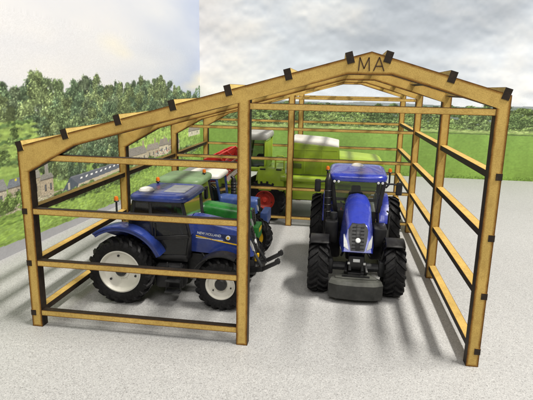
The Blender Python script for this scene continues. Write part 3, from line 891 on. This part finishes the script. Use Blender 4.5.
    if g('ffguard'):
        for s in (1, -1):
            b = MB(); y1 = s * (of_ - Wf * .05); y0 = s * (of_ - Wf * .95); r = Rf + .035
            b.prism(arc(L, Rf, r, 62, 150) + arc(L, Rf, r - .014, 150, 62), min(y0, y1), max(y0, y1), 'black', 'xz', .004)
            b.bar((L, s * (of_ - Wf * 1.1), Rf + .04), (L, s * (of_ - Wf * .8), Rf + r - Rf + Rf * .96), .02, .02, 'black')
            b.build('front_mudguard', t)
    # mirrors
    for s in g('mirrors', ()):
        b = MB(); x = xr1 - .05; z = zr0 + sp.get('mz', -.01); yo = sp['mo']
        b.tube([(x, s * rw * .86, z), (x + .02, s * (rw + (yo - rw) * .5), z + .006), (x + .02, s * yo, z)], .008, 'black', 8)
        b.box((x + .02, s * (yo + .012), z - .035), (.026, .055, .115), 'black', .012)
        b.box((x + .006, s * (yo + .012), z - .035), (.003, .042, .095), 'silver', .001)
        b.build('mirror', t)
    # exhaust stack
    if g('exhaust'):
        ex, ey, ez0, ez1 = g('exhaust')
        b = MB(); b.tube([(ex, ey * .6, ez0 - .04), (ex, ey, ez0), (ex, ey, ez1 - .05), (ex - .005, ey, ez1 - .02), (ex - .03, ey, ez1)], [.022, .032, .032, .020, .016], 'black', 14)
        for k in range(5): b.lathe([(.033, -.004), (.036, 0), (.033, .004)], (ex, ey, ez0 + (ez1 - ez0) * (.12 + .14 * k)), 'dark', 14, 'z')
        b.build('exhaust', t)
    return t, hood

N_GR = [(-.55, .98), (.55, .98), (.62, .55), (.50, .06), (-.50, .06), (-.62, .55)]
NH_GR = [(-.44, 1.0), (.44, 1.0), (.66, .80), (.62, .50), (.46, .10), (-.46, .10), (-.62, .50), (-.66, .80)]
NH_LAMP = [(.58, .12), (.93, .22), (.97, .62), (.74, .42)]

# blue tractor with a weight block, nose towards the doorway
big = dict(name='toy_tractor', L=.90, Rr=.325, Rf=.225, Wr=.185, Wf=.170, **{'or': .425, 'of': .390}, paint='blue', rimr=.19, rimf=.13, rim='cream',
           hz=(.765, .625, (.40, .405)), hx=(.50, 1.075), hw=(.115, .118), lean=-.42, pow=1.7, bulge=.22, topw=.80, grille=NH_GR, lamp=NH_LAMP, emblem=True,
           cabx=(-.02, .47), cabz=(.40, .9), cw=.235, rw=.262, roofx=(-.10, .53), roofz=(.882, .952), sill=.60, roof='blue', dome=(.10, .0), worklights=True, rooftilt=-.008, pw=.034,
           beacons=((.44, .275, .955, .10), (.44, -.275, .955, .10)), guard=(22, 140, .358), gin=.62, ffguard=True, mirrors=(1, -1), mo=.345, mz=-.02,
           exhaust=(.50, -.262, .48, .93), hatch=None)
T1, hood1 = tractor(big, 'bright blue tractor facing out of the open bay with a grey front weight', (2.262, 1.955, 0), R(-90))
def weight_block():
    b = MB()
    plan = [(1.02, -.12), (1.02, .12), (1.07, .205), (1.13, .216), (1.165, .15), (1.178, 0), (1.165, -.15), (1.13, -.216), (1.07, -.205)]
    b.prism(plan, .040, .160, 'weight', 'xy', .005)
    up = [(1.00, -.11), (1.00, .11), (1.06, .192), (1.12, .204), (1.152, .14), (1.164, 0), (1.152, -.14), (1.12, -.204), (1.06, -.192)]
    up2 = [(.99, -.10), (.99, .10), (1.05, .165), (1.09, .165), (1.10, .10), (1.10, -.10), (1.09, -.165), (1.05, -.165)]
    b.loft([[(x, y, .158) for x, y in plan], [(x, y, .186) for x, y in up]], 'weighttop')
    b.prism(up2, .184, .198, 'weighttop', 'xy', .004)
    b.box((1.075, 0, .204), (.018, .22, .012), 'black', .004)
    b.box((.98, 0, .17), (.10, .14, .10), 'black', .012)
    w = b.build('front_weight', T1)
    b = MB()
    for s in (-1, 1):
        b.bar((.93, s * .07, .27), (1.03, s * .085, .215), .022, .035, 'black')
        b.tube([(1.0, s * .05, .34), (1.04, s * .05, .24)], .012, 'dark', 8)
    b.box((1.0, 0, .31), (.07, .13, .10), 'black', .012)
    b.box((1.038, .0, .325), (.006, .055, .026), 'decal', .002)
    b.box((1.035, -.06, .30), (.01, .02, .02), 'silver', .003); b.box((1.035, .065, .30), (.01, .02, .02), 'silver', .003)
    b.build('front_linkage', T1)
weight_block()
b = MB()
b.box((.60, .205, .43), (.22, .12, .17), 'black', .02); b.build('battery_box', T1)
b = MB()
b.box((.58, -.215, .45), (.20, .12, .20), 'black', .02); b.lathe([(.03, -.03), (.034, 0), (.03, .03)], (.60, -.20, .58), 'dark', 14, 'z'); b.build('air_filter', T1)
for s in (1, -1):
    b = MB(); b.tube([(.50, s * .27, .62), (.56, s * .28, .62), (.57, s * .28, .38), (.56, s * .27, .32)], .009, 'black', 8)
    b.build('handrail', T1)

# blue tractor side-on in the closed bay
side_ = dict(name='toy_tractor', L=.79, Rr=.265, Rf=.205, Wr=.165, Wf=.145, **{'or': .372, 'of': .352}, paint='blue2', rimr=.165, rimf=.112, rim='cream',
             hz=(.665, .585, (.39, .37)), hx=(.50, .985), hw=(.115, .10), lean=-.25, pow=1.4, bulge=.10, topw=.90, grille=NH_GR, lamp=NH_LAMP, emblem=True, decal=True,
             cabx=(.03, .50), cabz=(.37, .83), cw=.245, rw=.285, roofx=(.045, .525), roofz=(.812, .864), sill=.535, roof='blue2', hatch='palegrey', dome=(.15, -.13), glass='darkglass',
             beacons=((-.04, -.27, .80, .10), (.12, .2, .875, .03)), guard=(24, 126, .362), lip=True, gin=.10, ffguard=True, mirrors=(1,), mo=.36)
T2, hood2 = tractor(side_, 'blue tractor with white wheels, side-on behind the rails, nearest of the three', (.448, .815, 0), R(0))
def front_arms():
    b = MB()
    b.box((.95, 0, .27), (.12, .15, .13), 'black', .015)
    for s in (-1, 1):
        b.bar((.97, s * .08, .25), (1.08, s * .10, .275), .024, .040, 'black')
        b.bar((1.08, s * .10, .275), (1.185, s * .105, .335), .020, .032, 'black')
        b.lathe([(.020, -.010), (.024, 0), (.020, .010)], (1.195, s * .105, .345), 'black', 14)
        b.tube([(1.185, s * .105, .352), (1.20, s * .105, .372), (1.215, s * .105, .362)], .007, 'black', 6)
        b.tube([(1.0, s * .07, .40), (1.07, s * .095, .29)], .012, 'dark', 8)
        b.box((1.015, s * .045, .335), (.02, .03, .035), 'yellow', .006)
    b.bar((1.07, -.10, .27), (1.07, .10, .27), .02, .02, 'black')
    b.build('front_linkage', T2)
front_arms()

# green tractor, second row
gr_ = dict(name='toy_tractor', L=.815, Rr=.28, Rf=.195, Wr=.15, Wf=.13, **{'or': .36, 'of': .345}, paint='green', rimr=.17, rimf=.11, rim='yellow', hub='yellow',
           hz=(.60, .55, (.38, .36)), hx=(.37, .845), hw=(.11, .10), lean=-.12, pow=1.2, bulge=.05, topw=.93, grille=N_GR, lamp=NH_LAMP,
           cabx=(-.02, .40), cabz=(.37, .80), cw=.235, rw=.265, roofx=(-.03, .405), roofz=(.785, .850), sill=.53, roof='palegreen', glass='darkglass',
           beacons=((.36, .06, .858, .01),), guard=(15, 150, .355), gin=.2, mirrors=(), mo=.33)
T3, hood3 = tractor(gr_, 'green tractor with pale green roof between two blue tractors', (.445, 1.565, 0), R(0))
b = MB()
for k in range(6): b.box((.895, -.095 + .038 * k, .335), (.06, .031, .13), 'green', .008)
b.box((.87, 0, .36), (.05, .18, .06), 'green', .01); b.box((.927, 0, .36), (.005, .13, .035), 'yellow', .002)
b.build('front_weight', T3)

# older blue tractor with white roof, third row
old = dict(name='toy_tractor', L=.70, Rr=.26, Rf=.165, Wr=.13, Wf=.10, **{'or': .32, 'of': .29}, paint='oldblue', rimr=.16, rimf=.09, rim='oldblue', hub='oldblue',
           hz=(.515, .49, (.34, .33)), hx=(.34, .75), hw=(.095, .09), lean=-.05, pow=1.0, bulge=.03, topw=.96, grille=N_GR, lamp=NH_LAMP,
           cabx=(-.02, .36), cabz=(.34, .72), cw=.21, rw=.235, roofx=(-.02, .39), roofz=(.715, .765), sill=.46, roof='white', frame='oldblue',
           guard=(12, 150, .32), gin=.15, mirrors=(), mo=.3, exhaust=(.46, .12, .46, .70))
T4, hood4 = tractor(old, 'old blue tractor with white cab roof, farthest of the three side-on', (.462, 2.32, 0), R(0))
b = MB(); b.box((.85, 0, .29), (.08, .30, .14), 'oldblue', .012); b.box((.79, 0, .27), (.12, .12, .10), 'black', .01)
b.build('front_weight', T4)

# ------------------------------------------------------------------ combine harvester behind (built nose towards -x)
def combine():
    t = thing('toy_combine_harvester', 'lime green combine harvester with red reel and white grain tank top', 'combine harvester', (1.6, 3.72, 0))
    ox, oy = 1.6, 3.72
    hw = .46
    def P(poly): return [(x - ox, z) for x, z in poly]
    # main body: threshing body stepping down to the straw hood
    b = MB()
    b.prism(P([(1.02, .36), (1.40, .30), (2.20, .26), (2.48, .36), (2.66, .55), (2.67, .70), (2.60, .74), (2.08, .79), (2.08, .62), (1.05, .62)]), -hw, hw, 'lime', 'xz', .014)
    b.box((1.78 - ox, -hw - .004, .40), (.62, .018, .22), 'lime2', .006)
    b.box((2.36 - ox, -hw - .004, .62), (.44, .018, .26), 'lime', .006)
    for k in range(5): b.box((2.36 - ox, -hw - .014, .55 + k * .035), (.30, .006, .010), 'lime2', .002)
    for x in (1.62, 1.95): b.box((x - ox, -hw - .001, .46), (.006, .006, .30), 'dark', 0)
    b.box((1.86 - ox, -hw - .001, .615), (.82, .006, .006), 'dark', 0)
    for x in (2.14, 2.58): b.box((x - ox, -hw - .015, .62), (.005, .006, .24), 'dark', 0)
    b.build('body', t)
    b = MB()
    b.prism(P([(1.44, .60), (2.085, .60), (2.085, .97), (1.44, 1.02)]), -hw + .01, hw - .01, 'lime', 'xz', .012)
    for x in (1.66, 1.88): b.box((x - ox, -hw + .010, .80), (.005, .006, .34), 'lime2', 0)
    b.box((1.765 - ox, -hw + .009, .93), (.60, .006, .008), 'lime2', 0)
    b.box((1.56 - ox, -hw + .009, .72), (.12, .004, .06), 'dark', .001)
    for k in range(4): b.box((1.56 - ox, -hw + .006, .70 + k * .014), (.11, .004, .004), 'lime', 0)
    tank = b.build('grain_tank', t)
    b = MB(); b.prism(P([(1.455, 1.012), (2.08, .964), (2.08, .985), (1.90, 1.02), (1.455, 1.045)]), -hw + .02, hw - .02, 'white', 'xz', .010)
    b.build('tank_cover', tank)
    # side locker in front of the tank, with two black slots
    b = MB(); b.box((1.245 - ox, -hw - .03, .545), (.34, .12, .30), 'lime', .018); lk = b.build('side_locker', t)
    for x in (1.14, 1.345):
        b = MB(); b.box((x - ox, -hw - .088, .675), (.07, .012, .018), 'black', .003); b.build('locker_slot', lk)
    # unloading auger folded along the side
    b = MB(); b.tube([(1.38 - ox, -hw - .06, .575), (1.5 - ox, -hw - .06, .57), (2.25 - ox, -hw - .06, .555)], [.045, .040, .038], 'lime2', 18)
    b.lathe([(.05, -.03), (.055, 0), (.05, .03)], (1.40 - ox, -hw - .06, .575), 'lime', 18, 'x'); b.build('unloading_auger', t)
    # straw walker lid at the rear
    b = MB(); b.prism(P([(2.09, .785), (2.62, .735), (2.66, .765), (2.60, .80), (2.09, .835)]), -hw + .04, hw - .04, 'lime2', 'xz', .008); b.build('rear_hood', t)
    # cab
    b = MB(); x0, x1 = .88 - ox, 1.155 - ox; cy0, cy1 = -.40, .22
    for x in (x0 + .02, x1 - .01):
        for y in (cy0 + .01, cy1 - .01): b.bar((x - (.05 if x < x0 + .05 else 0), y, .66), (x, y, 1.02), .022, .022, 'lime2')
    b.box(((x0 + x1) / 2 - .02, (cy0 + cy1) / 2, .645), (.31, cy1 - cy0, .06), 'lime', .012)
    b.box((x1 - .015, (cy0 + cy1) / 2, .82), (.02, cy1 - cy0 - .05, .34), 'lime', .005)
    cab = b.build('cab_frame', t)
    b = MB(); b.box(((x0 + x1) / 2 - .01, (cy0 + cy1) / 2, 1.065), (.33, cy1 - cy0 + .06, .085), 'greywhite', .026); b.build('cab_roof', t)
    for nm, q in (('windscreen', [(x0 - .03, cy0 + .02, .67), (x0 - .03, cy1 - .02, .67), (x0 + .02, cy1 - .02, 1.02), (x0 + .02, cy0 + .02, 1.02)]),
                  ('side_window', [(x0 - .02, cy0 + .01, .67), (x1 - .02, cy0 + .01, .67), (x1 - .02, cy0 + .01, 1.02), (x0 + .02, cy0 + .01, 1.02)])):
        b = MB(); b.add(q, [(0, 1, 2, 3)], 'darkglass'); b.build(nm, t, fix=False)
    b = MB(); b.box((x1 - .10, -.09, .78), (.12, .14, .05), 'seat', .015); b.box((x1 - .05, -.09, .87), (.04, .13, .16), 'seat', .015); b.build('seat', t)
    # ladder rails
    for x in (1.30,):
        b = MB(); b.tube([(x - ox, -hw - .08, .69), (x - ox, -hw - .08, .83), (x + .03 - ox, -hw - .08, .85), (x + .09 - ox, -hw - .08, .85), (x + .11 - ox, -hw - .08, .83), (x + .11 - ox, -hw - .08, .69)], .010, 'lime2', 8)
        b.tube([(x - ox, -hw - .08, .77), (x + .11 - ox, -hw - .08, .77)], .008, 'lime2', 8); b.build('handrail', t)
    # wheels
    for s in (1, -1):
        wheel(t, (1.17 - ox, s * .47, .27), .27, .17, .125, 'redrim', s, 20, 'redrim')
        wheel(t, (2.22 - ox, s * .40, .17), .17, .12, .08, 'redrim', s, 16, 'redrim')
    b = MB(); b.tube([(1.17 - ox, -.45, .27), (1.17 - ox, .45, .27)], .05, 'dark', 10); b.tube([(2.22 - ox, -.38, .17), (2.22 - ox, .38, .17)], .03, 'dark', 10)
    b.box((1.7 - ox, 0, .28), (1.1, .5, .10), 'dark', .02); b.build('axle', t)
    # feeder house and cutting header
    b = MB(); b.prism(P([(.72, .14), (.72, .36), (1.08, .56), (1.08, .32)]), -.16, .16, 'matte', 'xz', .012); b.build('feeder_house', t)
    hh = .62
    b = MB()
    b.prism(P([(.40, .09), (.70, .08), (.76, .14), (.76, .42), (.72, .43), (.70, .18), (.40, .12)]), -hh, hh, 'lime', 'xz', .006)
    for s in (-1, 1):
        y = s * hh
        b.prism(P([(.30, .10), (.76, .08), (.76, .44), (.60, .44), (.46, .30)]), min(y, y + s * .02), max(y, y + s * .02), 'lime', 'xz', .005)
    b.tube([(.62 - ox, -hh + .02, .22), (.62 - ox, hh - .02, .22)], .065, 'dark', 16)
    hd = b.build('cutting_header', t)
    b = MB(); cx, cz, rr = .51 - ox, .655, .165
    for y in (-hh + .03, 0, hh - .03):
        for k in range(6):
            a = 2 * PI * k / 6 + .3
            b.bar((cx, y, cz), (cx + rr * math.cos(a), y, cz + rr * math.sin(a)), .016, .022, 'red', .003)
            a2 = a + PI / 3
            b.bar((cx + rr * math.cos(a), y, cz + rr * math.sin(a)), (cx + rr * math.cos(a2), y, cz + rr * math.sin(a2)), .014, .020, 'red', .003)
    for y in (-hh + .01, hh - .01): b.lathe([(rr * .90, -.008), (rr * .98, 0), (rr * .90, .008)], (cx, y, cz), 'red', 28)
    for k in range(6):
        a = 2 * PI * k / 6 + .3; x, z = cx + rr * math.cos(a), cz + rr * math.sin(a)
        b.tube([(x, -hh + .02, z), (x, hh - .02, z)], .012, 'red', 8)
        for j in range(24):
            y = -hh + .05 + j * .0495; b.bar((x, y, z), (x + .02, y, z - .085), .006, .006, 'red', 0)
    b.tube([(cx, -hh + .01, cz), (cx, hh - .01, cz)], .03, 'red', 12)
    b.build('reel', hd)
    for s in (-1, 1):
        b = MB()
        b.bar((.76 - ox, s * (hh + .03), .44), (cx, s * (hh + .03), cz), .03, .05, 'lime2'); b.bar((.74 - ox, s * (hh + .03), .30), (.60 - ox, s * (hh + .03), .56), .02, .02, 'dark')
        b.build('reel_arm', hd)
combine()

# ------------------------------------------------------------------ camera, lamps, render settings
def camera():
    cam = bpy.data.cameras.new('camera'); o = bpy.data.objects.new('camera', cam); COL.objects.link(o)
    yaw, pitch, roll = .1413, .2206, .0204
    c, s = math.cos(yaw), math.sin(yaw)
    fw, rt, up = Vector((-s, c, 0)), Vector((c, s, 0)), Vector((0, 0, 1))
    f2 = fw * math.cos(pitch) - up * math.sin(pitch); u2 = up * math.cos(pitch) + fw * math.sin(pitch)
    r3 = rt * math.cos(roll) + u2 * math.sin(roll); u3 = u2 * math.cos(roll) - rt * math.sin(roll)
    m = Matrix((r3, u3, -f2)).transposed().to_4x4(); m.translation = Vector((2.0658, -2.94, 1.6625))
    o.matrix_world = m
    cam.sensor_fit = 'HORIZONTAL'; cam.sensor_width = 36; cam.lens = 493.75 / 533 * 36
    cam.clip_start = .05; cam.clip_end = 100
    S.camera = o
camera()
def area(name, loc, tgt, sx, sy, power, col):
    l = bpy.data.lights.new(name, 'AREA'); l.shape = 'RECTANGLE'; l.size = sx; l.size_y = sy; l.energy = power; l.color = col
    o = bpy.data.objects.new(name, l); COL.objects.link(o)
    z = (Vector(loc) - Vector(tgt)).normalized(); y = Vector((0, 1, 0)); y = (y - z * y.dot(z)).normalized(); x = y.cross(z)
    m = Matrix((x, y, z)).transposed().to_4x4(); m.translation = loc; o.matrix_world = m
d = Vector((.50, -.17, 1)).normalized()
# a long ceiling tube running front to back, up to the right: rails throw crisp shadows, posts hardly any
area('ceiling_tube', Vector((1.6, 1.5, 0)) + d * 20, (1.6, 1.5, 0), 1.3, 9, 5800, (1, .962, .885))
area('fill_light', (2.0, -12, 12), (1.2, 4.5, .8), 8, 8, 1250, (1, .97, .92))  # broad soft fill added from the camera side, no real lamp there
w = bpy.data.worlds.new('World'); S.world = w; w.use_nodes = True
bg = w.node_tree.nodes['Background']; bg.inputs[0].default_value = (1.0, .985, .96, 1); bg.inputs[1].default_value = .15
S.view_settings.view_transform = 'Standard'; S.view_settings.look = 'None'; S.view_settings.exposure = 0; S.view_settings.gamma = 1
S.render.engine = 'CYCLES'
